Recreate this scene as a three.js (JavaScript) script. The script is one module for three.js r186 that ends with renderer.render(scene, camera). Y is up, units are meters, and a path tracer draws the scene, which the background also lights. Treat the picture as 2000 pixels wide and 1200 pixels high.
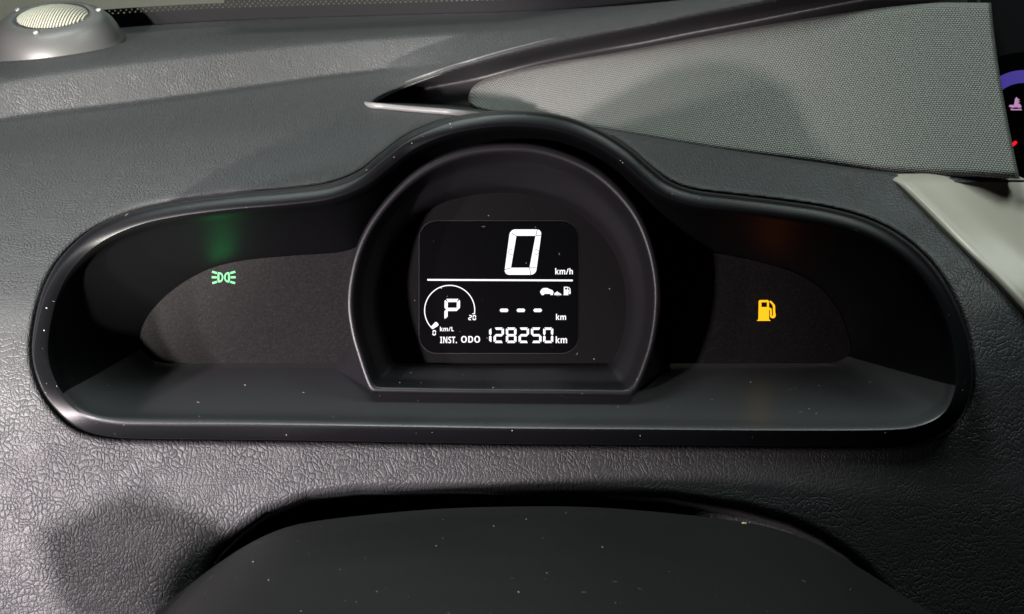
import * as THREE from 'three';
import { mergeGeometries } from 'three/addons/utils/BufferGeometryUtils.js';
import { FontLoader } from 'three/addons/loaders/FontLoader.js';
import { RectAreaLightUniformsLib } from 'three/addons/lights/RectAreaLightUniformsLib.js';

// ---------------------------------------------------------------- camera, light, exposure
// The instrument unit leans back towards the driver; the photographer looks at it square on, 24 degrees downwards.
// F frame: u right, v up along the meter face, w towards the driver; origin in the middle of the meter's rim.
const TILT = THREE.MathUtils.degToRad(24), D = 0.48, MM = 0.0002;
const Q = new THREE.Quaternion().setFromAxisAngle(new THREE.Vector3(1, 0, 0), -TILT);
const LIFT = new THREE.Vector3(0, 0.95, 0);
const world = (u, v, w) => new THREE.Vector3(u, v, w).applyQuaternion(Q).add(LIFT);
const at = (x, y, w) => { const k = (D - w) / D; return new THREE.Vector3((x - 1000) * MM * k, (600 - y) * MM * k, w); };

const scene = new THREE.Scene();
scene.background = new THREE.Color(0x000000);
const camera = new THREE.PerspectiveCamera(THREE.MathUtils.radToDeg(2 * Math.atan(0.12 / D)), 1024 / 614, 0.02, 30);
camera.position.copy(world(0, 0, D));
camera.quaternion.copy(Q);
camera.focus = 0.50; camera.userData.fStop = 30;
scene.add(camera);

const renderer = new THREE.WebGLRenderer({ antialias: true });
renderer.setSize(1024, 614);
renderer.toneMapping = THREE.LinearToneMapping;
renderer.toneMappingExposure = 1;
renderer.shadowMap.enabled = true;
RectAreaLightUniformsLib.init();

const V3 = (x, y, z) => new THREE.Vector3(x, y, z);
function spot(pos, target, rgb, intensity, angle, penumbra, radius) {
  const l = new THREE.SpotLight(new THREE.Color().setRGB(...rgb), intensity, 0, angle, penumbra, 2);
  l.position.copy(world(...pos)); l.target.position.copy(world(...target.toArray())); l.castShadow = true; l.shadow.radius = radius;
  l.shadow.mapSize.set(2048, 2048); l.shadow.camera.near = 0.05;
  scene.add(l, l.target); return l;
}
function panel(pos, target, rgb, intensity, w, h) {       // pos and target in world axes relative to the meter
  const l = new THREE.RectAreaLight(new THREE.Color().setRGB(...rgb), intensity, w, h);
  l.position.copy(pos).add(LIFT); l.lookAt(target.clone().add(LIFT)); scene.add(l); return l;
}
// two small unseen lamps of the cabin, low on the left behind the driver's view, throwing a narrow cone on the left of the dashboard
const CABIN_A = [-0.55, -0.17, 0.74], CABIN_B = [-0.70, -0.10, 0.62], STRIPE_FILL = [-0.42, -0.28, 0.86];
spot(CABIN_A, at(-180, 1030, 0), [1, 0.89, 0.91], 9.4, 0.375, 0.66, 1.3);
spot(CABIN_B, at(-620, 1030, 0), [1, 0.89, 0.92], 6.2, 0.37, 0.66, 1.3);
spot(STRIPE_FILL, at(440, 85, -0.26), [1, 0.98, 0.86], 24, 0.135, 0.5, 0.8);  // unseen lamp added to brighten the stripe on the shelf
// the tube lamps of the parking hall: they light the dashboard through the windscreen
const TUBES = [[V3(-0.26, 1.25, -0.22), 0.9, 0.28, 21], [V3(0.62, 1.25, -0.20), 0.7, 0.16, 22], [V3(-0.55, 1.05, -1.5), 1.2, 0.20, 3]];
for (const [p, w, h, power] of TUBES) panel(p, V3(0, 0, -0.05), [0.86, 1.0, 0.95], power, w, h);
const WALL_FILL = V3(0.0, 0.35, -1.55), WALL_AIM = V3(0.0, -0.15, -1.95);  // unseen lamp added only to brighten the wall
panel(WALL_FILL, WALL_AIM, [1, 0.98, 0.86], 7, 2.4, 0.12);

// ---------------------------------------------------------------- helpers
let seed = 7;
const rnd = () => { seed = (seed * 1664525 + 1013904223) >>> 0; return seed / 4294967296; };
const clamp = (x, a, b) => Math.min(b, Math.max(a, x)), lerp = (a, b, t) => a + (b - a) * t;
const smooth = (a, b, x) => { const t = clamp((x - a) / (b - a), 0, 1); return t * t * (3 - 2 * t); };
function pchip(xs, ys) {                                   // monotone cubic through the points
  const n = xs.length, h = [], d = [], m = new Array(n).fill(0);
  for (let i = 0; i < n - 1; i++) { h[i] = xs[i + 1] - xs[i]; d[i] = (ys[i + 1] - ys[i]) / h[i]; }
  for (let i = 1; i < n - 1; i++) if (d[i - 1] * d[i] > 0) { const a = 2 * h[i] + h[i - 1], b = h[i] + 2 * h[i - 1]; m[i] = (a + b) / (a / d[i - 1] + b / d[i]); }
  m[0] = d[0]; m[n - 1] = d[n - 2];
  return (x) => {
    let i = 0; while (i < n - 2 && x > xs[i + 1]) i++;
    const t = (x - xs[i]) / h[i];
    if (t < 0) return ys[0] + m[0] * (x - xs[0]);
    if (t > 1) return ys[n - 1] + m[n - 1] * (x - xs[n - 1]);
    const t2 = t * t, t3 = t2 * t;
    return ys[i] * (2 * t3 - 3 * t2 + 1) + m[i] * h[i] * (t3 - 2 * t2 + t) + ys[i + 1] * (3 * t2 - 2 * t3) + m[i + 1] * h[i] * (t3 - t2);
  };
}
const curveOf = (pts) => pchip(pts.map((p) => p[0]), pts.map((p) => p[1]));
function closedSpline(pts, n) {                            // pts: arrays of any width, closed, centripetal enough for close points
  const k = pts.length, dim = pts[0].length, out = [];
  const c = []; for (let o = 0; o < dim; o += 2) c.push(new THREE.CatmullRomCurve3(pts.map((p) => V3(p[o], p[o + 1], 0)), true, 'catmullrom', 0.5));
  for (let i = 0; i < n; i++) out.push(c.flatMap((q) => { const p = q.getPoint(i / n); return [p.x, p.y]; }));
  return out;
}
// a sheet from nu x nv points; uv follow its own lengths in metres
function sheet(nu, nv, point, { closed = false, skip, flip = false, uvOf } = {}) {
  const cols = closed ? nu + 1 : nu, P = [];
  for (let j = 0; j < nv; j++) for (let i = 0; i < cols; i++) P.push(point(i % nu, j));
  const pos = new Float32Array(P.length * 3), uv = new Float32Array(P.length * 2), idx = [];
  const mid = nv >> 1;
  const U = [0]; for (let i = 1; i < cols; i++) U[i] = U[i - 1] + P[mid * cols + i].distanceTo(P[mid * cols + i - 1]);
  const acc = new Float32Array(cols);
  for (let j = 0; j < nv; j++) for (let i = 0; i < cols; i++) {
    const k = j * cols + i, p = P[k];
    if (j) acc[i] += p.distanceTo(P[k - cols]);
    pos.set([p.x, p.y, p.z], k * 3); uv.set(uvOf ? uvOf(i, j) : [U[i], acc[i]], k * 2);
    if (j < nv - 1 && i < cols - 1 && !(skip && skip(i, j))) {
      const a = k, b = k + 1, c = k + cols, d = c + 1;
      if (flip) idx.push(a, b, c, b, d, c); else idx.push(a, c, b, b, c, d);
    }
  }
  const g = new THREE.BufferGeometry();
  g.setAttribute('position', new THREE.BufferAttribute(pos, 3)); g.setAttribute('uv', new THREE.BufferAttribute(uv, 2)); g.setIndex(idx);
  g.computeVertexNormals();
  if (closed) { const n = g.attributes.normal; for (let j = 0; j < nv; j++) { const a = j * cols, b = a + nu, s = V3(n.getX(a) + n.getX(b), n.getY(a) + n.getY(b), n.getZ(a) + n.getZ(b)).normalize(); n.setXYZ(a, s.x, s.y, s.z); n.setXYZ(b, s.x, s.y, s.z); } }
  return g;
}
const used = {};
function numbered(name) { const n = used[name] = (used[name] ?? -1) + 1; return n ? name + '_' + String(n).padStart(3, '0') : name; }
// a thing: a Group at its base, leaning with the F frame; its parts are built in F coordinates
function thing(name, base, data) {
  const o = new THREE.Group(); o.name = numbered(name); o.userData = { ...data }; o.position.copy(world(...base.toArray())); o.quaternion.copy(Q); o.base = base; scene.add(o); return o;
}
function part(name, geometry, material, parent, label) {
  const m = new THREE.Mesh(geometry, material); m.name = name; m.castShadow = m.receiveShadow = true;
  let top = parent; while (!top.base) top = top.parent;
  if (!geometry.userData.moved) { geometry.translate(-top.base.x, -top.base.y, -top.base.z); geometry.userData.moved = true; }
  if (label) m.userData.label = label;
  parent.add(m); return m;
}

// ---------------------------------------------------------------- textures (relief and grain only)
function periodicNoise(n, cells, s) {
  const g = new Float32Array(cells * cells); let q = s; for (let i = 0; i < g.length; i++) { q = (q * 1664525 + 1013904223) >>> 0; g[i] = q / 4294967296; }
  const out = new Float32Array(n * n);
  for (let y = 0; y < n; y++) for (let x = 0; x < n; x++) {
    const fx = x / n * cells, fy = y / n * cells, ix = fx | 0, iy = fy | 0, tx = fx - ix, ty = fy - iy, sx = tx * tx * (3 - 2 * tx), sy = ty * ty * (3 - 2 * ty);
    const G = (a, b) => g[(b % cells) * cells + (a % cells)];
    out[y * n + x] = lerp(lerp(G(ix, iy), G(ix + 1, iy), sx), lerp(G(ix, iy + 1), G(ix + 1, iy + 1), sx), sy);
  }
  return out;
}
function worley(n, cx, cy, s, warp, amount) {               // F2 - F1 in cell units, periodic
  let q = s; const R = () => { q = (q * 1664525 + 1013904223) >>> 0; return q / 4294967296; };
  const px = new Float32Array(cx * cy), py = new Float32Array(cx * cy); for (let i = 0; i < px.length; i++) { px[i] = 0.08 + 0.84 * R(); py[i] = 0.08 + 0.84 * R(); }
  const out = new Float32Array(n * n), [wa, wb] = warp;
  for (let y = 0; y < n; y++) for (let x = 0; x < n; x++) {
    const k = y * n + x, fx = x / n * cx + (wa[k] - 0.5) * amount, fy = y / n * cy + (wb[k] - 0.5) * amount, ix = Math.floor(fx), iy = Math.floor(fy);
    let a = 9, b = 9;
    for (let j = -1; j < 2; j++) for (let i = -1; i < 2; i++) {
      const c = ((iy + j) % cy + cy) % cy * cx + ((ix + i) % cx + cx) % cx, dx = ix + i + px[c] - fx, dy = iy + j + py[c] - fy, d = Math.sqrt(dx * dx + dy * dy);
      if (d < a) { b = a; a = d; } else if (d < b) b = d;
    }
    out[k] = b - a;
  }
  return out;
}
function texture(n, f, size, srgb = false) {
  const data = new Uint8Array(n * n * 4);
  for (let k = 0; k < n * n; k++) { const c = f(k); const [r, g, b] = Array.isArray(c) ? c : [c, c, c]; data.set([clamp(r, 0, 1) * 255, clamp(g, 0, 1) * 255, clamp(b, 0, 1) * 255, 255], k * 4); }
  const t = new THREE.DataTexture(data, n, n); t.wrapS = t.wrapT = THREE.RepeatWrapping; t.magFilter = THREE.LinearFilter; t.minFilter = THREE.LinearMipmapLinearFilter; t.generateMipmaps = true;
  t.repeat.set(1 / size, 1 / size); if (srgb) t.colorSpace = THREE.SRGBColorSpace; t.needsUpdate = true; return t;
}
const N = 1024;
const nA = periodicNoise(N, 24, 11), nB = periodicNoise(N, 24, 23), nC = periodicNoise(N, 160, 5), nD = periodicNoise(N, 9, 41), nE = periodicNoise(N, 360, 77), nF = periodicNoise(N, 60, 93);
const wBig = worley(N, 54, 40, 3, [nA, nB], 1.5), wSmall = worley(N, 98, 80, 9, [nB, nA], 1.5), nG = periodicNoise(N, 14, 61);
const dome = (x) => { const t = clamp(x / 0.62, 0, 1); return Math.sqrt(t * (2 - t)); };
const leatherTex = texture(N, (k) => {
  const mix = smooth(0.25, 0.6, nG[k]), depth = clamp(0.3 + 0.8 * nD[k], 0, 1);
  return 0.05 + 0.50 * lerp(1, dome(wBig[k]), depth) * lerp(0.8, 1, mix) + 0.24 * lerp(dome(wSmall[k]), 1, 0.5 * mix) + 0.11 * nF[k] + 0.06 * nC[k] + 0.05 * nE[k];
}, 0.1);
const grainTex = texture(512, (() => { const a = periodicNoise(512, 200, 3), b = periodicNoise(512, 90, 8), c = worley(512, 80, 80, 6, [a, b], 0.6); return (k) => 0.45 * smooth(0, 0.5, c[k]) + 0.3 * a[k] + 0.25 * b[k]; })(), 0.03);
// woven cloth: rows of raised threads on a diamond lay
const clothHeight = (k) => {
  const x = (k % 512) / 512 * 16, y = Math.floor(k / 512) / 512 * 16, row = Math.floor(y), fx = (x + (row & 1) * 0.5) % 1, fy = y % 1;
  const e = Math.max(0, 1 - ((fx - 0.5) / 0.47) ** 2) * Math.max(0, 1 - ((fy - 0.5) / 0.46) ** 2);
  return Math.sqrt(e);
};
const cn = periodicNoise(512, 170, 19);
const CLOTH = 0.023;
const clothBump = texture(512, (k) => 0.9 * clothHeight(k) + 0.1 * cn[k], CLOTH);
const clothColor = texture(512, (k) => { const h = clothHeight(k), c = lerp(0.15, 0.46, smooth(0.05, 0.75, h)) * (0.85 + 0.3 * cn[k]); return [c, c * 1.005, c * 0.965]; }, CLOTH, true);
const flakeTex = (() => { const a = periodicNoise(512, 256, 31), b = periodicNoise(512, 120, 37); return texture(512, (k) => { const s = a[k] > 0.9 ? 0.05 : 0; const c = 0.064 + 0.050 * (a[k] - 0.5) + 0.015 * (b[k] - 0.5) + s; return [c * 1.02, c * 0.96, c * 0.99]; }, 0.07, true); })();

const mat = (rgb, roughness, extra = {}) => new THREE.MeshPhysicalMaterial({ color: new THREE.Color().setRGB(...rgb), roughness, metalness: 0, side: THREE.DoubleSide, ...extra });
const glow = (rgb, strength) => new THREE.MeshStandardMaterial({ color: 0x000000, emissive: new THREE.Color().setRGB(...rgb), emissiveIntensity: strength, roughness: 0.6, side: THREE.DoubleSide });
const M = {
  leather: mat([0.0265, 0.0268, 0.0284], 0.47, { specularIntensity: 0.5, bumpMap: leatherTex, bumpScale: 0.00062 }),
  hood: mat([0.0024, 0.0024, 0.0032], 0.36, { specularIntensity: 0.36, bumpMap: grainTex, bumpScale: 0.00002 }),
  lit_tray: mat([0.026, 0.0268, 0.0285], 0.36, { specularIntensity: 0.8, bumpMap: grainTex, bumpScale: 0.00002 }),  // lighter copy of the inner plastic, so floor and lip look lit
  lip_highlight: mat([0.12, 0.12, 0.116], 0.45),  // pale tone stands for the highlight on the rolled edge
  liner: mat([0.012, 0.012, 0.013], 0.5),
  shaded_lining: mat([0.0020, 0.0020, 0.0024], 0.55, { specularIntensity: 0.16, bumpMap: grainTex, bumpScale: 0.00002 }),  // near-black copy of the inner plastic, standing for shade under the hood
  pod: mat([0.0058, 0.0053, 0.0066], 0.44, { specularIntensity: 0.6, bumpMap: grainTex, bumpScale: 0.00002 }),
  lens: mat([1, 1, 1], 0.6, { map: flakeTex, specularIntensity: 0.06 }),
  face: mat([0.0038, 0.0036, 0.0038], 0.6, { specularIntensity: 0.06 }),
  screen: mat([0.0012, 0.0012, 0.0016], 0.4, { specularIntensity: 0.03 }),
  cloth: mat([1, 1, 1], 0.9, { map: clothColor, bumpMap: clothBump, bumpScale: 0.0005 }),
  silver: mat([0.275, 0.252, 0.214], 0.44, { metalness: 0.15, bumpMap: grainTex, bumpScale: 0.00002 }),
  cover: mat([0.0098, 0.0098, 0.0098], 0.46, { specularIntensity: 0.15, bumpMap: grainTex, bumpScale: 0.00003 }),
  speaker: mat([0.045, 0.045, 0.045], 0.42),
  grille: mat([0.42, 0.405, 0.335], 0.5),
  screw: mat([0.35, 0.35, 0.35], 0.3, { metalness: 0.6 }),
  black: mat([0.008, 0.008, 0.009], 0.6, { specularIntensity: 0.1 }),
  white: glow([1, 0.97, 1], 1.15), pale: glow([0.94, 0.86, 1], 0.95),
  dust: mat([0.24, 0.24, 0.23], 0.9),
};

// ---------------------------------------------------------------- shape of the meter's opening, shared by dashboard and meter
const PAIRS = [[62, 690, 275, 660], [70, 615, 283, 632], [90, 550, 300, 605], [125, 495, 330, 575], [180, 447, 372, 545], [255, 412, 425, 521], [340, 392, 490, 508], [450, 378, 580, 500], [560, 369, 660, 494], [640, 358, 700, 480], [700, 335, 735, 440], [745, 300, 765, 400], [795, 263, 800, 360], [860, 235, 860, 325], [925, 221, 925, 308], [990, 215, 990, 302], [1060, 219, 1055, 306], [1120, 232, 1115, 320], [1180, 258, 1170, 345], [1230, 290, 1215, 385], [1270, 325, 1245, 425], [1310, 355, 1285, 465], [1360, 372, 1320, 486], [1440, 382, 1400, 496], [1530, 393, 1480, 512], [1620, 407, 1550, 533], [1700, 430, 1600, 562], [1765, 465, 1625, 590], [1820, 515, 1640, 612], [1862, 580, 1650, 640], [1890, 655, 1660, 675], [1899, 740, 1655, 692], [1885, 800, 1642, 702], [1855, 838, 1622, 708], [1805, 862, 1590, 709], [1730, 871, 1540, 709], [1500, 872, 1350, 709], [1250, 870, 1180, 709], [1000, 868, 1000, 709], [750, 864, 820, 709], [500, 860, 600, 709], [300, 858, 370, 709], [215, 854, 315, 707], [155, 838, 292, 697], [112, 805, 280, 683], [78, 755, 275, 671]];
const NL = 368, LOOP = closedSpline(PAIRS, NL);
const NORMALS = LOOP.map((_, i) => { const a = LOOP[(i + NL - 2) % NL], b = LOOP[(i + 2) % NL], dx = b[0] - a[0], dy = b[1] - a[1], l = Math.hypot(dx, dy); return [-dy / l, dx / l]; });   // inwards
const rimW = (y) => 0.004 - 0.020 * smooth(880, 200, y);
const LENS_W = -0.058;
function distanceTo(poly, closed) {                        // signed distance in pixels at the rim's scale, positive outside
  const n = poly.length, m = closed ? n : n - 1;
  return (x, y) => {
    let best = 1e9, inside = false;
    for (let i = 0; i < m; i++) {
      const a = poly[i], b = poly[(i + 1) % n], ex = b[0] - a[0], ey = b[1] - a[1], t = clamp(((x - a[0]) * ex + (y - a[1]) * ey) / (ex * ex + ey * ey), 0, 1), dx = x - a[0] - t * ex, dy = y - a[1] - t * ey, d = dx * dx + dy * dy;
      if (d < best) best = d;
      if (closed && (a[1] > y) !== (b[1] > y) && x < a[0] + (y - a[1]) / (b[1] - a[1]) * ex) inside = !inside;
    }
    return Math.sqrt(best) * (inside ? -1 : 1);
  };
}
const meterDistance = distanceTo(LOOP.filter((_, i) => i % 2 === 0).map((p) => [p[0], p[1]]), true);

// ---------------------------------------------------------------- dashboard
const ridgeEdge = curveOf([[640, 225], [712, 203], [760, 178], [850, 143], [950, 112], [1050, 86], [1150, 65], [1250, 47], [1350, 27], [1450, 8], [1550, -12], [1700, -40], [2300, -120]]);
const pocketEdge = curveOf([[640, 199], [712, 203], [800, 211], [900, 219], [1000, 232], [1225, 268], [1400, 297], [1600, 324], [1730, 341], [2000, 356], [2300, 380]]);
const clothTop = curveOf([[914, 192], [919, 176], [932, 163], [960, 150], [1050, 128], [1200, 103], [1350, 75], [1500, 48], [1650, 25], [1750, 12], [1850, 5], [1990, 6]]);
const clothLow = curveOf([[914, 194], [919, 206], [935, 216], [960, 222], [1000, 230], [1225, 265], [1400, 294], [1600, 320], [1730, 337], [1990, 349]]);
const clothBack = curveOf([[640, -0.285], [914, -0.27], [1225, -0.19], [1500, -0.135], [1750, -0.09], [1960, -0.055], [2300, -0.02]]);
const clothDepth = (x, y) => clothBack(x) - 0.052 * clamp((pocketEdge(x) - 3 - y) / 260, -0.3, 1.3);
const farEdge = curveOf([[-300, 150], [0, 92], [240, 56], [500, 40], [800, 31], [1000, 25], [1200, 14], [1400, -4], [2300, -60]]);
const KNOTX = [-260, 0, 350, 700, 1000, 1300, 1600, 1800, 2000, 2260];
const KY = [[-60], [150, 92, 48, 34, 25, 4, -24, -40, -52, -60], [215, 165, 118, 82, 62, 40, 10, -10, -30, -40], [275, 232, 187, 141, 118, 100, 90, 90, 90, 90],
  [330, 310, 280, 250, 230, 250, 300, 320, 330, 340], [420, 400, 370, 340, 330, 340, 380, 420, 430, 440], [510], [620], [760], [884], [1010], [1260]];
const KW = [[-0.42], [-0.30, -0.315, -0.35, -0.385, -0.385, -0.36, -0.34, -0.3, -0.27, -0.25], [-0.188, -0.2130, -0.2555, -0.3060, -0.307, -0.28, -0.245, -0.215, -0.185, -0.165], [-0.185, -0.21, -0.252, -0.301, -0.30, -0.27, -0.23, -0.2, -0.17, -0.15],
  [-0.125, -0.135, -0.155, -0.18, -0.19, -0.16, -0.115, -0.085, -0.07, -0.06], [-0.075, -0.085, -0.1, -0.115, -0.11, -0.105, -0.085, -0.06, -0.05, -0.05], [-0.042, -0.045, -0.05, -0.05, -0.05, -0.05, -0.045, -0.036, -0.034, -0.04],
  [-0.018, -0.019, -0.019, -0.019, -0.019, -0.019, -0.019, -0.018, -0.020, -0.03], [-0.006, -0.006, -0.006, -0.006, -0.006, -0.006, -0.006, -0.008, -0.013, -0.025], [-0.002, -0.002, -0.003, -0.003, -0.003, -0.003, -0.003, -0.005, -0.010, -0.022], [0.001, 0.001, 0.000, 0, 0, 0, 0, -0.003, -0.008, -0.02], [-0.002, -0.002, -0.002, -0.002, -0.002, -0.002, -0.002, -0.005, -0.01, -0.022]];
function spline(xs, ys) {                                  // natural cubic spline
  const n = xs.length, a = new Array(n).fill(0), b = new Array(n).fill(1), c = new Array(n).fill(0), r = new Array(n).fill(0), m = new Array(n).fill(0);
  for (let i = 1; i < n - 1; i++) { const h0 = xs[i] - xs[i - 1], h1 = xs[i + 1] - xs[i]; a[i] = h0; b[i] = 2 * (h0 + h1); c[i] = h1; r[i] = 6 * ((ys[i + 1] - ys[i]) / h1 - (ys[i] - ys[i - 1]) / h0); }
  for (let i = 1; i < n; i++) { const f = a[i] / b[i - 1]; b[i] -= f * c[i - 1]; r[i] -= f * r[i - 1]; }
  for (let i = n - 1; i >= 0; i--) m[i] = (r[i] - (i < n - 1 ? c[i] * m[i + 1] : 0)) / b[i];
  return (x) => { let i = 0; while (i < n - 2 && x > xs[i + 1]) i++; const h = xs[i + 1] - xs[i], p = xs[i + 1] - x, q = x - xs[i]; return (m[i] * p ** 3 + m[i + 1] * q ** 3) / (6 * h) + (ys[i] / h - m[i] * h / 6) * p + (ys[i + 1] / h - m[i + 1] * h / 6) * q; };
}
const along = (k) => (k.length > 1 ? spline(KNOTX, k) : () => k[0]);
const KYF = KY.map(along), KWF = KW.map(along);
const column = (() => { const cache = new Map(); return (x) => { let c = cache.get(x); if (!c) { const ys = KYF.map((f) => f(x)), ws = KWF.map((f) => f(x)); c = { crease: ys[3], up: pchip(ys.slice(0, 4), ws.slice(0, 4)), down: pchip(ys.slice(3), ws.slice(3)) }; cache.set(x, c); } return c; }; })();
const lipPts = [[-300, 2200], [300, 1500], [380, 1180], [405, 1115], [425, 1083], [470, 1040], [520, 1004], [600, 973], [700, 961], [900, 958], [1100, 961], [1300, 973], [1450, 997], [1540, 1022], [1600, 1050], [1650, 1082], [1690, 1115], [1730, 1160], [1790, 1240], [2000, 1600]];
const lipDistance = distanceTo([...lipPts.slice(1, -1), [1790, 1700], [300, 1700]], true);
let pocketShare = 0;
function dashDepth(x, y) {
  pocketShare = 0;
  const c = column(x);
  let w = (y < c.crease ? c.up : c.down)(y);
  // ridge above the cloth, with its own facet
  const e = ridgeEdge(x), d = (e - y) * 0.93;              // above the edge: positive
  const grow = smooth(690, 900, x);
  if (x > 640) { const r = grow * clamp(1 - Math.max(0, d) / 54, 0, 1) * smooth(-60, -44, d); w = lerp(w, Math.max(w, clothBack(x) - 0.052 * clamp((pocketEdge(x) - e - 40) / 260, 0, 1.3) + 0.014), r); }
  // pocket that holds the cloth panel
  if (x > 640) {
    const p = pocketEdge(x) - y;                           // above the lower edge: positive
    const m = smooth(0, lerp(12, 38, smooth(740, 960, x)), -d) * smooth(0, 12, p) * smooth(700, 740, x);
    pocketShare = m;
    if (m > 0) w = lerp(w, clothDepth(x, y) - 0.010, m);
  }
  // edge of the skin turned in round the meter
  const q = meterDistance(x, y);
  if (q < 14) { const t = clamp((14 - q) / 14, 0, 1.6); w -= 0.0045 * (1 - Math.sqrt(Math.max(0, 1 - Math.min(1, t) ** 2))) + 0.012 * smooth(1, 1.6, t); }
  // cut-out over the steering column
  if (y > 880) { const l = -lipDistance(x, y); if (l > -22) { const t = clamp((l + 22) / 22, 0, 1); w -= 0.0060 * (1 - Math.sqrt(1 - t * t)) + 0.14 * smooth(0, 12, l); } }
  return w;
}
const STEP = 4, X0 = -240, Y0 = -100, NX = 621, NY = 341;
const gridX = (i) => X0 + i * STEP, gridY = (j) => Y0 + j * STEP, edgeY = (i, j) => Math.max(gridY(j), farEdge(gridX(i)) - 2);
const dashCache = new Float32Array(NX * NY), pocketCache = new Float32Array(NX * NY);
for (let j = 0; j < NY; j++) for (let i = 0; i < NX; i++) { dashCache[j * NX + i] = dashDepth(gridX(i), edgeY(i, j)); pocketCache[j * NX + i] = pocketShare; }
{
  const base = V3(0, -0.14, 0);
  const o = thing('dashboard', base, { kind: 'structure', label: 'dark grey leather-grained dashboard around the instrument cluster', category: 'dashboard' });
  // the grain follows the lengths of the skin before the pocket and the edges are turned in
  const len = new Float32Array(NX * NY), bare = (i, j) => { const x = gridX(i), y = gridY(j), c = column(x); return at(x, y, (y < c.crease ? c.up : c.down)(y)); };
  const xs = new Float32Array(NX * NY);
  for (let i = 0; i < NX; i++) { let p = bare(i, 0), l = 0; for (let j = 0; j < NY; j++) { const q = bare(i, j); l += q.distanceTo(p); p = q; len[j * NX + i] = l; xs[j * NX + i] = q.x; } const mid = len[220 * NX + i]; for (let j = 0; j < NY; j++) len[j * NX + i] -= mid; }
  const far = Array.from({ length: NX }, (_, i) => farEdge(gridX(i)));
  const P = (i, j) => at(gridX(i), edgeY(i, j), dashCache[j * NX + i]), uvOf = (i, j) => [xs[j * NX + i], len[j * NX + i]];
  const inPocket = (i, j) => pocketCache[j * NX + i] > 0.04;
  const gone = (i, j) => meterDistance(gridX(i), gridY(j)) < -18 || (gridY(j + 1) < far[i] - 2 && gridY(j + 1) < far[Math.min(NX - 1, i + 1)] - 2) || (gridX(i) > 1912 + 0.12 * Math.max(0, gridY(j)) && gridY(j) < 352) || (gridY(j) > 352 && gridX(i) > 1790 + 1.02 * (gridY(j) - 349) && gridY(j) < 780);
  part('dash_skin', sheet(NX, NY, P, { uvOf, skip: (i, j) => inPocket(i, j) || gone(i, j) }), M.leather, o);
  const lip_highlight = [...[965, 935, 905, 880, 850, 815, 780, 750, 728].map((x) => [x, pocketEdge(x) + 2]), [714, 203.5], ...[724, 745, 775, 810, 850, 900, 950, 1000, 1060, 1120, 1180, 1250, 1320, 1400, 1480, 1560, 1660].map((x) => [x, ridgeEdge(x) + 1])];
  part('painted_highlight', new THREE.TubeGeometry(new THREE.CatmullRomCurve3(lip_highlight.map(([x, y], k) => at(x, y, dashDepth(x, y + (k < 9 ? 5 : -8)) + (k < 9 ? 0.0002 : 0.0014))), false, 'catmullrom', 0.5), 300, 0.0017, 12), M.lip_highlight, o, 'pale tube painting the lip highlight along the cloth hollow');
  part('pocket_liner', sheet(NX, NY, P, { uvOf, skip: (i, j) => !inPocket(i, j) || gone(i, j) }), M.liner, o, 'smooth black plastic liner of the hollow that holds the cloth panel');
}

// ---------------------------------------------------------------- instrument cluster
const cluster = thing('instrument_cluster', V3(0, -0.054, -0.06), { label: 'wide black instrument cluster with a round digital meter in its middle', category: 'instrument cluster' });
{
  const prof = [[0, -0.11], [0, -0.02], [0, -0.009], [0.12, -0.0045], [0.35, -0.0020], [0.65, -0.0006], [1, 0], [24, 0], [31, -0.0005], [36, -0.0016], [40.5, -0.0038], [44, -0.0068], [46, -0.0095]];   // the first steps scale with the edge's radius
  const rows = prof.length + 16;
  const P = (i, j) => {
    const [ox, oy, bx, by] = LOOP[i], [nx, ny] = NORMALS[i], W = rimW(oy);
    if (j < prof.length) {
      const [o, dw] = prof[j];
      if (j < 3) { const p = at(ox, oy, W - 0.009); return V3(p.x, p.y, W + dw); }
      const out = smooth(0.2, 0.9, Math.abs(ny)) * (ny < 0 ? 1 : 0.6), inn = smooth(0.2, 0.9, nx), tilt = -0.0030 * out * clamp(1 - o / 34, 0, 1) - 0.0032 * inn * clamp(o / 36, 0, 1);
      const top = smooth(-0.2, 0.8, ny), e = lerp(3.5, 15, top), off = j < 7 ? o * e : o;
      return at(ox + nx * off, oy + ny * off, W + tilt * (j < 7 ? 1 : 1) + dw * (j < 7 ? lerp(0.4, 1, top) : 1));
    }
    const t = (j - prof.length + 1) / 16, p = at(ox + nx * 46, oy + ny * 46, W - 0.0095 - 0.0032 * smooth(0.2, 0.9, nx)), q = at(bx, by, LENS_W);
    const s = lerp(t, 1 - Math.cos(t * Math.PI / 2), 0.25);
    return V3(lerp(p.x, q.x, s), lerp(p.y, q.y, s), lerp(p.z, LENS_W - 0.002, t));
  };
  const rim = 8;  // the lip past this row takes the lighter colour as a painted highlight
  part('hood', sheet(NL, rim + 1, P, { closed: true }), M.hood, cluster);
  const k0 = Math.round(31.2 / PAIRS.length * NL), k1 = Math.round(44.4 / PAIRS.length * NL);    // lighter lit-side colour from right end to left corner, seam on the lit streak
  part('lit_inner_tray', sheet(k1 - k0 + 1, rows - rim, (i, j) => P(i + k0, j + rim)), M.lit_tray, cluster);
  part('shaded_visor', sheet(NL - (k1 - k0) + 1, rows - rim, (i, j) => P((i + k1) % NL, j + rim)), M.shaded_lining, cluster);  // shade of the hood ceiling painted in as a darker colour
}
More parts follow.
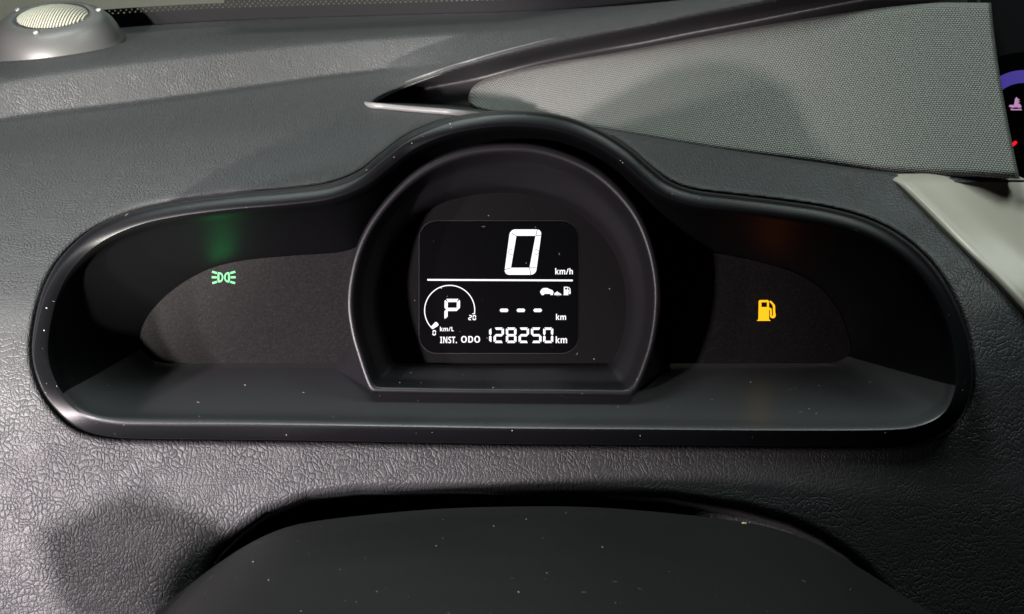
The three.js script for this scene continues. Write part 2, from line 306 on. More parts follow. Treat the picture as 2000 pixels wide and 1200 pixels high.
const flat = (pts, w, holes = []) => {                     // a flat piece at depth w from pixel outlines
  const P = (l) => l.map(([x, y]) => { const p = at(x, y, w); return new THREE.Vector2(p.x, p.y); });
  const s = new THREE.Shape(P(pts)); for (const h of holes) s.holes.push(new THREE.Path(P(h)));
  const g = new THREE.ShapeGeometry(s); g.translate(0, 0, w); return g;
};
const lensLoop = LOOP.map((p) => [p[2], p[3]]);
const grow = (l, cx, cy, k) => l.map(([x, y]) => [cx + (x - cx) * k, cy + (y - cy) * k]);
const leftLens = part('indicator_panel', flat([...grow(lensLoop.filter((p) => p[0] < 740), 560, 600, 1.01)], LENS_W), M.lens, cluster);
const rightLens = part('indicator_panel', flat([...grow(lensLoop.filter((p) => p[0] > 1235), 1450, 600, 1.01)], LENS_W), M.lens, cluster);

// the round meter in the middle
const POD = [[676, 600, 745, 600], [680, 545, 748, 552], [695, 485, 762, 503], [722, 430, 788, 457], [765, 375, 826, 418], [815, 330, 872, 394], [870, 300, 915, 383], [930, 283, 955, 378], [990, 278, 1000, 377], [1050, 281, 1045, 383], [1110, 298, 1095, 399], [1165, 325, 1137, 424], [1212, 365, 1172, 456], [1250, 415, 1200, 495], [1275, 475, 1216, 540], [1289, 545, 1223, 585], [1289, 610, 1221, 630], [1280, 670, 1213, 668], [1264, 722, 1203, 692], [1250, 755, 1198, 703], [1240, 769, 1190, 709], [1228, 775, 1178, 711], [1180, 774, 1140, 712], [1080, 773, 1060, 712], [980, 772, 980, 712], [880, 771, 900, 712], [780, 769, 820, 711], [735, 768, 782, 710], [722, 764, 772, 707], [712, 745, 766, 698], [697, 700, 757, 672], [684, 655, 749, 638]];
const POD_LOOP = closedSpline(POD, 256), FACE_W = -0.0529, podW = (w) => -0.0205 + (w + 0.005) * 0.72;
{
  const prof = [[0, -0.058], [0, -0.012], [0, -0.0085], [0.025, -0.0062], [0.06, -0.0054], [0.12, -0.0052], [0.18, -0.0056], [0.215, -0.0068], [0.235, -0.0090], [0.30, -0.0145], [0.37, -0.0200], [0.43, -0.0235], [0.50, -0.0258], [0.62, -0.0290], [0.74, -0.0322], [0.84, -0.0356], [0.91, -0.0398], [0.96, -0.0445], [1.0, -0.0500], [1.03, -0.0505]];
  part('meter_ring', sheet(256, prof.length, (i, j) => {
    const [ox, oy, bx, by] = POD_LOOP[i], s = prof[j][0], w = j ? podW(prof[j][1]) : -0.0585;
    if (j < 2) { const p = at(ox, oy, podW(-0.0085)), k = j === 0 ? smooth(640, 760, oy) : 0; return V3(p.x * (1 + 0.34 * k), lerp(p.y, Math.max(p.y, -0.0262), k), w); }
    return at(lerp(ox, bx, s), lerp(oy, by, s), w);
  }, { closed: true }), M.pod, cluster);
}
part('face_plate', flat(grow(POD_LOOP.map((p) => [p[2], p[3]]), 984, 580, 1.012), FACE_W), M.face, cluster);
function roundRect(x0, y0, x1, y1, r, n = 8) {
  const out = []; for (const [cx, cy, a] of [[x1 - r, y0 + r, -90], [x1 - r, y1 - r, 0], [x0 + r, y1 - r, 90], [x0 + r, y0 + r, 180]]) for (let i = 0; i <= n; i++) { const t = (a + 90 * i / n) * Math.PI / 180; out.push([cx + r * Math.cos(t), cy + r * Math.sin(t)]); }
  return out;
}
const SW = FACE_W + 0.0006, GW = SW + 0.0003;
const screen = part('display', flat(roundRect(819, 432, 1130, 690, 34), SW), M.screen, cluster);
part('display_border', flat(roundRect(817.6, 430.6, 1131.4, 691.4, 35), SW - 0.0002, [roundRect(819.4, 432.4, 1129.6, 689.6, 34).reverse()]), mat([0.010, 0.0095, 0.010], 0.6, { specularIntensity: 0.3 }), screen);
const onScreen = (name, polys, m = M.white) => part(name, mergeGeometries(polys.map((p) => p.isBufferGeometry ? p : flat(p, GW))), m, screen);
// seven-segment figures: corners of the figure, bar width, which bars
function segments(x0, y0, x1, y1, t, on, slant = 0, gap = 0.7) {
  const H = y1 - y0, X = (x, y) => [x + slant * (y1 - y) / H, y], ym = (y0 + y1) / 2, h = t / 2, g = gap, r = t * 0.45, out = [];
  const S = {
    a: [[x0 + r + g, y0 + 0.05], [x0 + r * 1.9, y0], [x1 - r * 1.9, y0], [x1 - r - g, y0 + 0.05], [x1 - t - g * 0.3, y0 + t], [x0 + t + g * 0.3, y0 + t]],
    d: [[x0 + t + g * 0.3, y1 - t], [x1 - t - g * 0.3, y1 - t], [x1 - r - g, y1 - 0.05], [x1 - r * 1.9, y1], [x0 + r * 1.9, y1], [x0 + r + g, y1 - 0.05]],
    g: [[x0 + h, ym], [x0 + t, ym - h], [x1 - t, ym - h], [x1 - h, ym], [x1 - t, ym + h], [x0 + t, ym + h]],
    f: [[x0 + r * 0.35, y0 + r * 0.6 + g], [x0 + t, y0 + t + g * 0.4], [x0 + t, ym - h - g * 0.4], [x0 + h * 0.9, ym - g * 0.6], [x0, ym - h], [x0, y0 + r * 1.7]],
    b: [[x1 - r * 0.35, y0 + r * 0.6 + g], [x1, y0 + r * 1.7], [x1, ym - h], [x1 - h * 0.9, ym - g * 0.6], [x1 - t, ym - h - g * 0.4], [x1 - t, y0 + t + g * 0.4]],
    e: [[x0 + h * 0.9, ym + g * 0.6], [x0 + t, ym + h + g * 0.4], [x0 + t, y1 - t - g * 0.4], [x0 + r * 0.35, y1 - r * 0.6 - g], [x0, y1 - r * 1.7], [x0, ym + h]],
    c: [[x1 - h * 0.9, ym + g * 0.6], [x1, ym + h], [x1, y1 - r * 1.7], [x1 - r * 0.35, y1 - r * 0.6 - g], [x1 - t, y1 - t - g * 0.4], [x1 - t, ym + h + g * 0.4]],
  };
  for (const k of on) out.push(S[k].map(([x, y]) => X(x, y)));
  return out;
}
const FIG = { 0: 'abcdef', 1: 'bc', 2: 'abged', 5: 'afgcd', 8: 'abcdefg', P: 'abgfe' };
{ // the big slanted nought: a rounded ring, its bars split by hairlines
  const X = ([x, y]) => [x + 11.8 * (537 - y) / 88.7, y], y0 = 448.3, y1 = 537;
  const outer = roundRect(984.5, y0, 1046.5, y1, 10).map(X), inner = [[998.2, 460.8], [1036, 460.8], [1034.2, 523.2], [997.6, 523.2]].map(([x, y]) => [x, y]);
  const hole = [[1008.6, 460.8], [1046.0, 460.8], [1034.2, 523.2], [998.0, 523.2]];
  onScreen('speed_digit', [flat(outer, GW, [hole])]);
  const line = (x0, a, x1, b, w = 0.55) => { const dx = x1 - x0, dy = b - a, l = Math.hypot(dx, dy), nx = -dy / l * w, ny = dx / l * w; return [[x0 + nx, a + ny], [x1 + nx, b + ny], [x1 - nx, b - ny], [x0 - nx, a - ny]]; };
  const hair = [line(999, 455.5, 1009, 461.2), line(1049.4, 448.4, 1046.4, 460.8), line(1046.4, 460.4, 1058, 460.2), line(985, 527.5, 998.2, 523.2), line(1034.2, 523.2, 1036.8, 537), line(1034.2, 523.6, 1047.4, 523.4)];
  for (const [cx, a0, a1] of [[1004.5, 100, 260], [1041, -80, 80]]) for (let k = 0; k < 8; k++) { const p = (t) => { const a = THREE.MathUtils.degToRad(lerp(a0, a1, t)); return [cx + 12 * Math.cos(a), 492.6 + 6 * Math.sin(a)]; }, [x, y] = p(k / 8), [u, v] = p((k + 1) / 8); hair.push(line(x, y, u, v, 0.4)); }
  part('segment_gap', mergeGeometries(hair.map((h) => flat(h, GW + 0.0001))), M.screen, screen);
}
onScreen('divider_line', [[[834.5, 545.2], [1118.7, 546.4], [1118.7, 549.8], [834.5, 548.6]]]);
{
  const arc = [], c = [878.2, 606.7]; const r0 = 48.0, r1 = 50.0;
  for (let i = 0; i <= 60; i++) { const a = THREE.MathUtils.degToRad(-8 + 236 * i / 60); arc.push([c[0] + r1 * Math.cos(a), c[1] - r1 * Math.sin(a)]); }
  for (let i = 60; i >= 0; i--) { const a = THREE.MathUtils.degToRad(-8 + 236 * i / 60); arc.push([c[0] + r0 * Math.cos(a), c[1] - r0 * Math.sin(a)]); }
  onScreen('economy_arc', [arc, [[922.5, 612.3], [927.6, 612.3], [927.6, 614], [922.5, 614]], [[860.6, 561.6], [862, 561], [862.6, 563.6], [861.2, 564]]]);
  const bar = [[-8, -3.6], [5, -4.6], [7.5, -3], [7.5, 3], [5, 4.6], [-8, 2.4]], a = -Math.PI / 4.3;
  onScreen('economy_pointer', [bar.map(([x, y]) => [849 + x * Math.cos(a) - y * Math.sin(a), 636.5 + x * Math.sin(a) + y * Math.cos(a)])]);
}
onScreen('gear_letter', segments(867.7, 584, 898, 625.4, 6.4, FIG.P, 0.6, 0.45));
onScreen('scale_figure', [...segments(914.5, 615.6, 921.2, 625.8, 2, FIG[2], 0.4, 0.1), ...segments(922.8, 615.6, 929.5, 625.8, 2, FIG[0], 0.4, 0.1)]);
onScreen('scale_figure', segments(844.4, 645.2, 851.2, 655.6, 2, FIG[0], 0.4, 0.1));
for (const x of [975.7, 1008.6, 1041.4]) onScreen('dash_mark', [[[x, 606.5], [x + 2.6, 603.1], [x + 14.9, 603.1], [x + 17.5, 606.5], [x + 14.9, 609.9], [x + 2.6, 609.9]]]);
[[949.5, 959.9, 1], [964, 984.3, 2], [988, 1008.8, 8], [1012.8, 1033.3, 2], [1037, 1057.8, 5], [1060.9, 1080.7, 0]].forEach(([a, b, n]) => onScreen('odometer_digit', segments(a, 640, b, 670.4, 4.7, FIG[n], 0, 0.45)));
const font = await new FontLoader().loadAsync('fonts/droid/droid_sans_bold.typeface.json');
function words(text, x0, x1, yBase, cap) {                  // lettering fitted between x0 and x1, capital height cap
  const g = new THREE.ShapeGeometry(font.generateShapes(text, 1), 6); g.computeBoundingBox();
  const { min, max } = g.boundingBox, a = at(x0, yBase, GW), b = at(x1, yBase - cap, GW), p = g.attributes.position, hi = 0.99;
  for (let i = 0; i < p.count; i++) p.setXYZ(i, lerp(a.x, b.x, (p.getX(i) - min.x) / (max.x - min.x)), lerp(a.y, b.y, p.getY(i) / hi), GW);
  return g;
}
for (const [t, x0, x1, y, c] of [['km/h', 1084.5, 1118.9, 536.2, 11.4], ['km', 1086, 1105.6, 625.2, 11.2], ['km', 1085.4, 1107.6, 670.6, 12.6], ['INST.', 859.4, 892.4, 670.6, 12.6], ['ODO', 900.5, 937.6, 669.6, 12.8], ['km/L', 859.2, 886.2, 647.3, 8.4]]) onScreen('lettering', [words(t, x0, x1, y, c)]);
onScreen('car_symbol', [[[1055, 571.5], [1055.6, 568.4], [1058.4, 564.6], [1061.6, 562.9], [1069, 562.8], [1073.6, 565.2], [1078.6, 567], [1081, 569.6], [1080.8, 573.6], [1079.4, 576.6], [1075.4, 576.8], [1074.4, 574.2], [1063.4, 574.2], [1062.2, 576.8], [1058, 576.7], [1056.4, 574]]]);
onScreen('shoe_symbol', [[[1082.6, 573], [1085.6, 571.6], [1088.4, 569.4], [1090, 571.2], [1094.2, 573.2], [1096.6, 574.2], [1082.6, 574.2]], [[1082.6, 575], [1096.6, 575], [1096.6, 576.8], [1082.6, 576.8]]]);
function pumpShape(x, y, s) {                               // unit pump 40 wide, 41 high, placed at x, y
  const T = (l) => l.map(([a, b]) => [x + a * s, y + b * s]);
  return {
    body: T([[2, 38.5], [2.6, 2.5], [4.5, 0.4], [20.5, 0.4], [22.6, 2.5], [23, 38.5], [25.4, 39.6], [25.4, 41], [-0.6, 41], [-0.6, 39.6]]), hole: T([[8, 4.8], [8, 14], [18.8, 14], [18.8, 4.8]]),
    hose: T([[23, 15.2], [26, 15.6], [28, 18], [28.3, 31], [29.6, 31.3], [30.4, 30], [30.2, 12], [27, 7], [24, 5], [24.2, 1.6], [27, 2.2], [32, 7.4], [34.6, 11], [35, 24], [36, 31], [34, 35], [29.5, 36.2], [25.4, 34], [24.6, 31], [24.4, 20], [23, 19]]),
  };
}
{ const p = pumpShape(1100.3, 560.2, 0.405); onScreen('pump_symbol', [flat(p.body, GW, [p.hole]), flat(p.hose, GW)]); }
// tell-tales behind the smoked side panels
{
  const W = LENS_W + 0.0004, m = glow([0.045, 0.90, 0.24], 1.05);
  const half = (s, cx) => {
    const T = (l) => l.map(([a, b]) => [cx + s * a, 542 + b]), outer = [], inner = [];
    for (let i = 0; i <= 14; i++) { const a = -Math.PI / 2 + Math.PI * i / 14; outer.push([1.6 + 10 * Math.max(0, Math.cos(a)) ** 0.75, 10.2 * Math.sin(a)]); inner.push([3.9 + 4.6 * Math.max(0, Math.cos(a)) ** 0.75, 6.2 * Math.sin(a)]); }
    outer.push([0.1, 6.5], [-0.2, 0], [0.1, -6.5]);
    const ray = (x0, y0, x1, y1) => { const dx = x1 - x0, dy = y1 - y0, l = Math.hypot(dx, dy), nx = -dy / l * 2.1, ny = dx / l * 2.1; return T([[x0 + nx, y0 + ny], [x1 + nx, y1 + ny], [x1 - nx, y1 - ny], [x0 - nx, y0 - ny]]); };
    return [flat(T(outer), W, [T(inner)]), flat(ray(-0.6, -8.2, -10.4, -11), W), flat(ray(-1.2, 0, -11.2, -0.3), W), flat(ray(-0.6, 8.6, -10, 11.4), W)];
  };
  part('position_lamp_symbol', mergeGeometries([...half(1, 424.3), ...half(-1, 448.8)]), m, leftLens);
  // each tell-tale throws a little of its colour into the hood
  const throwLight = (x, y, rgb, power) => { const p = at(x, y, W + 0.0016), l = new THREE.RectAreaLight(new THREE.Color().setRGB(...rgb), power, 0.0085, 0.0042); l.position.copy(world(p.x, p.y, p.z)); l.lookAt(world(p.x, p.y + 0.02, p.z + 0.02)); scene.add(l); };
  throwLight(436, 542, [0.02, 1, 0.22], 10); throwLight(1496, 606, [1, 0.16, 0.01], 7);
  const amber = glow([1.0, 0.50, 0.0], 1.25), p = pumpShape(1479.5, 586, 1.0);
  part('low_fuel_symbol', mergeGeometries([flat(p.body, W, [p.hole]), flat(p.hose, W)]), amber, rightLens);
}

// ---------------------------------------------------------------- cloth panel, silver trim, side gauge
{
  const o = thing('cloth_panel', V3(0.1, 0.03, -0.2), { label: 'grey woven cloth insert panel under the raised dashboard ridge', category: 'cloth panel' });
  const nu = 150, nv = 40;
  part('woven_cloth', sheet(nu, nv, (i, j) => {
    const f = j / (nv - 1), roll = Math.max(0, i - (nu - 9)) / 8, s = Math.min(1, i / (nu - 9));
    const yr = lerp(4, 350, f), xr = lerp(1929, 1984, f ** 1.35);
    const xs = 914 + (xr - 914) * s ** 1.15, y = lerp(clothTop(xs), clothLow(xs), f);
    const edge = Math.min(f, 1 - f) * (clothLow(xs) - clothTop(xs)), side = Math.min(edge, (xs - 914));
    const w = clothDepth(xs, y) - 0.004 * Math.max(0, 1 - side / 9) ** 2;
    return at(xs + 8 * Math.sin(roll * 1.5), y, w - 0.012 * roll * roll);
  }), M.cloth, o);
}
{
  const o = thing('silver_trim', V3(0.17, 0.0, -0.05), { label: 'smooth silver-grey plastic trim panel with a rounded ridge beside the dashboard', category: 'trim panel' });
  // rails from the outer skirt over the crest to the flat top
  const A = [[1738, 349, -0.070], [1800, 410, -0.064], [1870, 480, -0.058], [1940, 549, -0.052], [2010, 628, -0.046], [2110, 750, -0.04]];
  const B = [[1768, 335, -0.062], [1836, 403, -0.053], [1905, 468, -0.046], [1968, 532, -0.040], [2030, 596, -0.034], [2130, 700, -0.028]];
  const C = [[1990, 338, -0.058], [2060, 400, -0.05], [2130, 460, -0.044], [2190, 520, -0.038], [2240, 590, -0.032], [2300, 690, -0.026]];
  const rail = (l) => { const c = new THREE.CatmullRomCurve3(l.map((p) => at(...p)), false, 'catmullrom', 0.5); return (t) => c.getPoint(t); };
  for (const [l, d] of [[A, 0.002], [B, 0.010]]) for (const p of l) p[2] = Math.max(dashDepth(p[0], p[1]), p[1] < 380 ? -0.085 : -1) + d;
  C.forEach((p, k) => { p[2] = B[k][2] - (k ? 0.016 : 0.002); });
  const [ra, rb, rc] = [A, B, C].map(rail), nu = 60, nv = 26;
  part('trim_shell', sheet(nu, nv, (i, j) => {
    const t = i / (nu - 1), s = j / (nv - 1), a = ra(t), b = rb(t), c = rc(t), end = Math.max(0, 1 - i / 3) * 0.006;
    let p; if (s === 0) p = a.clone().add(V3(0, 0, -0.02)); else { const q = s, k = 0.30; if (q < k) p = a.clone().lerp(b, q / k); else p = b.clone().lerp(c, (q - k) / (1 - k)); const m = Math.exp(-(((q - k) / 0.12) ** 2)); p.add(V3(0, 0, -0.0042 * m)); }
    p.z -= end * end / 0.006; return p;
  }), M.silver, o);
}
{
  const o = thing('side_gauge', V3(0.2, 0.07, -0.14), { label: 'dark round gauge with blue arc and red needle behind the cloth panel', category: 'gauge' });
  const W = -0.13;
  part('housing', flat([[1890, -60], [2300, -60], [2300, 420], [1890, 420]], W - 0.01), M.black, o);
  const ring = (cx, cy, r0, r1, a0, a1, n = 40) => { const p = []; for (let i = 0; i <= n; i++) { const a = THREE.MathUtils.degToRad(lerp(a0, a1, i / n)); p.push([cx + r1 * Math.cos(a), cy - r1 * Math.sin(a)]); } for (let i = n; i >= 0; i--) { const a = THREE.MathUtils.degToRad(lerp(a0, a1, i / n)); p.push([cx + r0 * Math.cos(a), cy - r0 * Math.sin(a)]); } return p; };
  const dial = part('dial', flat(ring(2000, 232, 0.5, 130, 0, 359.9, 60), W - 0.004), M.screen, o);
  part('blue_arc', flat(ring(2000, 232, 70, 95, 20, 132), W), glow([0.050, 0.032, 0.26], 1), dial);
  part('needle', flat([[1958.5, 300], [1960.5, 292.5], [1983, 275], [1988, 277], [1986.5, 281], [1964, 299.5]], W), glow([0.95, 0.005, 0.02], 1), dial);
  part('thermometer_symbol', mergeGeometries([flat([[1983.5, 192], [1986, 189.5], [1989, 193], [1993, 195], [1988.6, 197], [1993.5, 199], [1988.6, 201], [1993.5, 204], [1996, 209], [1992, 211], [1986, 209.5], [1978, 210.6], [1971, 208.5], [1972.5, 205], [1981, 205]], W), flat([[1974, 212], [1984, 213.2], [1995, 212.2], [1997, 215.4], [1975, 215.4]], W)]), glow([0.48, 0.24, 0.46], 1), dial);
}

// ---------------------------------------------------------------- tweeter on the shelf
{
  const c = at(112, 82, -0.300), o = thing('tweeter_speaker', c, { label: 'grey dome tweeter speaker with a pale ribbed grille under the windscreen', category: 'speaker' });
  const lean = new THREE.Matrix4().makeRotationX(THREE.MathUtils.degToRad(90 - 56 - 1))
    .setPosition(c).multiply(new THREE.Matrix4().makeScale(0.9, 0.9, 0.9));   // own axis: up, a little towards the driver
  const lathe = (pts, n = 72) => new THREE.LatheGeometry(pts.map(([r, h]) => new THREE.Vector2(r, h)), n).applyMatrix4(lean);
  part('housing', lathe([[0.047, -0.006], [0.0465, -0.001], [0.0455, 0.0008], [0.0445, 0.0022], [0.0435, 0.004], [0.0425, 0.007], [0.040, 0.0115], [0.0365, 0.0155], [0.033, 0.018], [0.0285, 0.0192], [0.0262, 0.0192], [0.0252, 0.0180], [0.0240, 0.0172], [0.001, 0.0172]]), M.speaker, o);
  const ribs = [], R = 0.0235, h0 = 0.0185;
  const dome = (x, z) => h0 + 0.0052 * (1 - (x * x + z * z) / (R * R));
  for (let k = -12; k <= 12; k++) {
    const x = k * 0.00188, half = Math.sqrt(Math.max(0, R * R - x * x)); if (half < 0.003) continue;
    const pts = []; for (let i = 0; i <= 14; i++) { const z = lerp(-half, half, i / 14); pts.push(V3(x, dome(x, z), z)); }
    ribs.push(new THREE.TubeGeometry(new THREE.CatmullRomCurve3(pts), 16, 0.00068, 6).applyMatrix4(lean));
  }
  const grille = part('grille', mergeGeometries(ribs), M.grille, o);
  part('grille_backing', lathe([[0.0001, h0 + 0.0046], [0.008, h0 + 0.0040], [0.016, h0 + 0.0020], [0.021, h0 + 0.0003], [0.0238, h0 - 0.0012]]), mat([0.20, 0.195, 0.165], 0.8), grille);
  for (const a of [92, 205, 335]) { const r = 0.0315; part('screw', new THREE.SphereGeometry(0.0021, 12, 8).scale(1, 0.6, 1).translate(r * Math.cos(a * Math.PI / 180), 0.0186, r * Math.sin(a * Math.PI / 180)).applyMatrix4(lean), M.screw, o); }
}

// ---------------------------------------------------------------- windscreen and what lies beyond
{
  const o = thing('windscreen', V3(0, 0.12, -0.36), { label: 'clear windscreen with a black dotted border along the dashboard', category: 'windscreen' });
  const foot = (x) => { const e = farEdge(x); return at(x, e + 10, KWF[1](x) - 0.008); };
  const rise = V3(0, 0.75, 0.62).normalize();              // in F: up and back over the dashboard
  const X = (i, n) => lerp(-900, 2900, i / (n - 1));
  part('glass', sheet(60, 16, (i, j) => { const x = X(i, 60), p = foot(clamp(x, -290, 2290)); p.x = (x - 1000) * MM * 1.75; return p.addScaledVector(rise, 0.62 * j / 15); }), new THREE.MeshPhysicalMaterial({ color: 0xffffff, roughness: 0.02, transmission: 1, thickness: 0, ior: 1.5, side: THREE.DoubleSide }), o);
  const c = document.createElement('canvas'); c.width = c.height = 64; const g = c.getContext('2d'); g.fillStyle = '#fff'; g.fillRect(0, 0, 64, 64); g.fillStyle = '#000'; for (const [x, y] of [[16, 16], [48, 48]]) { g.beginPath(); g.arc(x, y, 8.5, 0, 7); g.fill(); }
  const t = new THREE.CanvasTexture(c); t.wrapS = t.wrapT = THREE.RepeatWrapping; t.repeat.set(1 / 0.0036, 1 / 0.0036);
  const band = (h0, h1, x0, x1) => sheet(80, 4, (i, j) => { const x = lerp(x0, x1, i / 79), p = foot(clamp(x, -290, 2290)); p.x = (x - 1000) * MM * 1.75; return p.addScaledVector(rise, lerp(h0, h1, j / 3)).add(V3(0, 0.0006, 0.001)); });
  part('solid_border', band(0, 0.013, -400, 2400), M.black, o);
  part('dotted_border', mergeGeometries([band(0.013, 0.017, -400, 440), band(0.013, 0.038, 440, 2400)]), mat([0.01, 0.01, 0.01], 0.6, { specularIntensity: 0.1, alphaMap: t, transparent: true }), o);
}
{
  const o = thing('hall_wall', V3(0, 0, -2.2), { kind: 'structure', label: 'plain grey-beige wall of the parking hall beyond the windscreen', category: 'wall' });
  o.quaternion.identity(); o.position.copy(LIFT).add(V3(0, -0.95, -2.0)); o.base = V3(0, 0, 0);
  part('wall_face', new THREE.BoxGeometry(6, 3, 0.1).translate(0, 1.5, 0), mat([0.34, 0.335, 0.29], 0.85), o);
}

// ---------------------------------------------------------------- steering column cover
{
  const o = thing('steering_column_cover', V3(0, -0.14, 0.06), { label: 'smooth dark plastic steering column cover speckled with dust below the cluster', category: 'column cover' });
  const S = [[140, 1330], [230, 1252], [300, 1200], [360, 1150], [420, 1105], [480, 1066], [540, 1037], [600, 1021], [700, 1008], [850, 995], [1000, 990], [1150, 991], [1300, 1002], [1450, 1020], [1530, 1038], [1600, 1065], [1660, 1098], [1720, 1135], [1790, 1180], [1860, 1222], [1960, 1290]];
  const c = new THREE.CatmullRomCurve3(S.map(([x, y]) => V3(x, y, 0)), false, 'catmullrom', 0.5), n = 120;
  const prof = [[26, -0.05], [14, -0.005], [5, 0.012], [1.2, 0.018], [0, 0.0225], [0.8, 0.027], [5, 0.034], [20, 0.047], [48, 0.062], [88, 0.078], [140, 0.094], [200, 0.110], [280, 0.128], [380, 0.150]];
  part('cover_shell', sheet(n, prof.length * 3 - 2, (i, j) => {
    const k = j / 3, a = Math.floor(k), f = k - a, [d0, w0] = prof[a], [d1, w1] = prof[Math.min(a + 1, prof.length - 1)], d = lerp(d0, d1, f), w = lerp(w0, w1, f), p = c.getPoint(i / (n - 1));
    return at(1000 + (p.x - 1000) * (1 + d * 0.0006), p.y + d, w);
  }), M.cover, o);
}

// ---------------------------------------------------------------- out of the frame: a blocker added to throw the shade at the lower left, and the lamps
{
  const o = thing('shade_blocker', V3(-0.06, -0.19, 0.05), { label: 'unseen dark blocker added to throw the shade at the lower left', category: 'blocker' });
  const c = new THREE.CatmullRomCurve3([V3(-0.05, -0.21, 0.05), V3(-0.12, -0.172, 0.085), V3(-0.195, -0.120, 0.114), V3(-0.244, -0.102, 0.122)]);
  const R = [0.010, 0.012, 0.018, 0.022, 0.024, 0.025, 0.022, 0.001], fr = c.computeFrenetFrames(28, false);
  part('blocker_body', sheet(24, 29, (i, j) => { const t = j / 28, k = Math.min(t * 7, 6.999), r = lerp(R[k | 0], R[(k | 0) + 1], k % 1), a = i / 24 * Math.PI * 2, p = c.getPoint(t); return p.addScaledVector(fr.normals[j], r * Math.cos(a)).addScaledVector(fr.binormals[j], r * Math.sin(a)); }, { closed: true }), M.cover, o);
}
for (const [p, which] of [[CABIN_A, 'lowest'], [CABIN_B, 'middle'], [STRIPE_FILL, 'topmost']]) {
  const o = thing('unseen_lamp', V3(...p), { label: which + ' small round unseen lamp behind the steering column on the passenger side', category: 'lamp', group: 'cabin lamps' });
  const turn = new THREE.Quaternion().setFromUnitVectors(V3(0, 1, 0), at(-300, 560, 0).sub(V3(...p)).normalize());
  const lathe = (l) => new THREE.LatheGeometry(l.map(([r, h]) => new THREE.Vector2(r, h)), 32).applyQuaternion(turn).translate(...p);
  part('housing', lathe([[0.0001, -0.030], [0.014, -0.028], [0.019, -0.020], [0.020, -0.012], [0.018, -0.012], [0.016, -0.018], [0.0001, -0.019]]), M.black, o);
  part('lens', lathe([[0.0001, -0.012], [0.010, -0.0125], [0.0175, -0.0145]]), glow([1, 0.89, 0.9], 2), o);
}
[...TUBES.map(([p, w, h]) => [p, V3(0, 0, -0.05), w, h]), [WALL_FILL, WALL_AIM, 2.4, 0.12]].forEach(([p, aim, w, h], k) => {
  const o = thing('tube_lamp', V3(0, 0, 0), { label: ['long tube lamp of the hall straight above the instrument cluster', 'short tube lamp of the hall above the silver trim', 'tube lamp of the hall ahead of the windscreen', 'unseen lamp added to brighten the hall wall'][k], category: 'lamp', group: 'tube lamps of the hall' });
  o.position.copy(p).add(LIFT); const m = new THREE.Matrix4().lookAt(p, aim, V3(0, 1, 0)); o.quaternion.setFromRotationMatrix(m);
  part('housing', new THREE.BoxGeometry(w + 0.04, h + 0.03, 0.05).translate(0, 0, 0.045), mat([0.5, 0.5, 0.5], 0.6), o);
  part('diffuser', new THREE.BoxGeometry(w, h, 0.012).translate(0, 0, 0.012), glow([0.9, 1, 0.95], 1.5), o);
});
// ---------------------------------------------------------------- small things on and behind the windscreen
{
  const o = thing('paper_label', at(1130, 0, -0.40), { label: 'cream paper label stuck to the windscreen above the dashboard ridge', category: 'label' });
  part('paper', new THREE.ExtrudeGeometry(new THREE.Shape(roundRect(1088, -60, 1230, 10, 12).map(([x, y]) => { const p = at(x, y, -0.404); return new THREE.Vector2(p.x, p.y); })), { depth: 0.0004, bevelEnabled: false }).translate(0, 0, -0.404), mat([0.40, 0.37, 0.28], 0.8), o);
  const q = thing('windscreen_wiper', at(1042, 20, -0.41), { label: 'two thin dark wiper rods rising behind the windscreen', category: 'wiper' });
  for (const [a, b] of [[[1034, 30], [1040, -60]], [[1046, 30], [1060, -60]]]) part('rod', new THREE.TubeGeometry(new THREE.LineCurve3(at(...a, -0.412), at(...b, -0.412)), 2, 0.0011, 8), M.black, q);
}
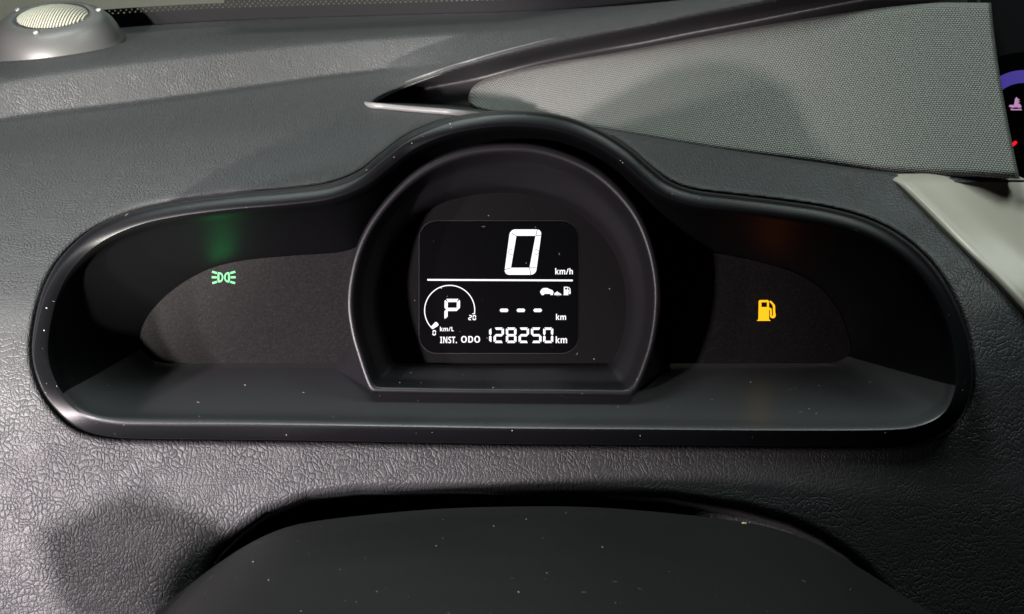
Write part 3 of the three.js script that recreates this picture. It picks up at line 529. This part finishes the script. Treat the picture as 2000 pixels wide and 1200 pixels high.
// ---------------------------------------------------------------- dust
{
  scene.updateMatrixWorld(true);
  const targets = [], ray = new THREE.Raycaster(), found = [], eye = camera.position.clone();
  scene.traverse((m) => { if (m.isMesh && ['hood', 'lit_inner_tray', 'meter_ring', 'cover_shell', 'display', 'face_plate', 'indicator_panel'].includes(m.name)) targets.push(m); });
  const drop = (x, y) => { ray.set(eye, at(x, y, 0).applyQuaternion(Q).add(LIFT).sub(eye).normalize()); const h = ray.intersectObjects(targets, false)[0]; if (h) found.push(h); };
  for (let k = 0; k < 75; k++) { const t = rnd(), y = 1000 + 200 * rnd() ** 1.5; drop(330 + 1440 * t, y); }          // column cover
  for (let k = 0; k < 70; k++) { const i = (rnd() * NL) | 0, o = 4 + 40 * rnd(), p = LOOP[i], n = NORMALS[i]; drop(p[0] + n[0] * o, p[1] + n[1] * o); }   // rim
  for (let k = 0; k < 60; k++) drop(180 + 1640 * rnd(), 730 + 90 * rnd());                                             // tray
  for (let k = 0; k < 36; k++) drop(760 + 450 * rnd(), 400 + 370 * rnd());                                             // meter face
  const flake = new THREE.IcosahedronGeometry(1, 0), im = new THREE.InstancedMesh(flake, M.dust, found.length), m4 = new THREE.Matrix4(), q = new THREE.Quaternion(), nm = V3(0, 0, 0);
  found.forEach((h, k) => {
    nm.copy(h.face.normal).transformDirection(h.object.matrixWorld); if (nm.dot(eye.clone().sub(h.point)) < 0) nm.negate();
    q.setFromUnitVectors(V3(0, 0, 1), nm); q.multiply(new THREE.Quaternion().setFromAxisAngle(V3(0, 0, 1), rnd() * 6.28));
    const s = 0.00009 + 0.00021 * rnd() ** 3, thread = rnd() < 0.14;
    m4.compose(h.point.clone().addScaledVector(nm, 0.00006), q, thread ? V3(0.0007 * (0.5 + rnd()), 0.00005, 0.00005) : V3(s * (0.8 + rnd()), s, s * 0.6));
    im.setMatrixAt(k, m4);
  });
  im.name = 'dust'; im.userData = { kind: 'stuff', label: 'pale specks of dust lying on the black plastic', category: 'dust' }; scene.add(im);
  ray.set(eye, at(1453, 1023, 0).applyQuaternion(Q).add(LIFT).sub(eye).normalize());
  const h = ray.intersectObjects(targets, false)[0];
  if (h) { const c = new THREE.Mesh(new THREE.IcosahedronGeometry(1, 1).scale(0.0011, 0.0004, 0.0004), mat([0.62, 0.55, 0.30], 0.8)); c.name = 'crumb'; c.position.copy(h.point); c.userData = { label: 'tiny yellowish crumb lying on the column cover', category: 'crumb' }; scene.add(c); }
}

scene.traverse((o) => { if (o.isMesh) o.castShadow = o.receiveShadow = true; });
renderer.render(scene, camera);
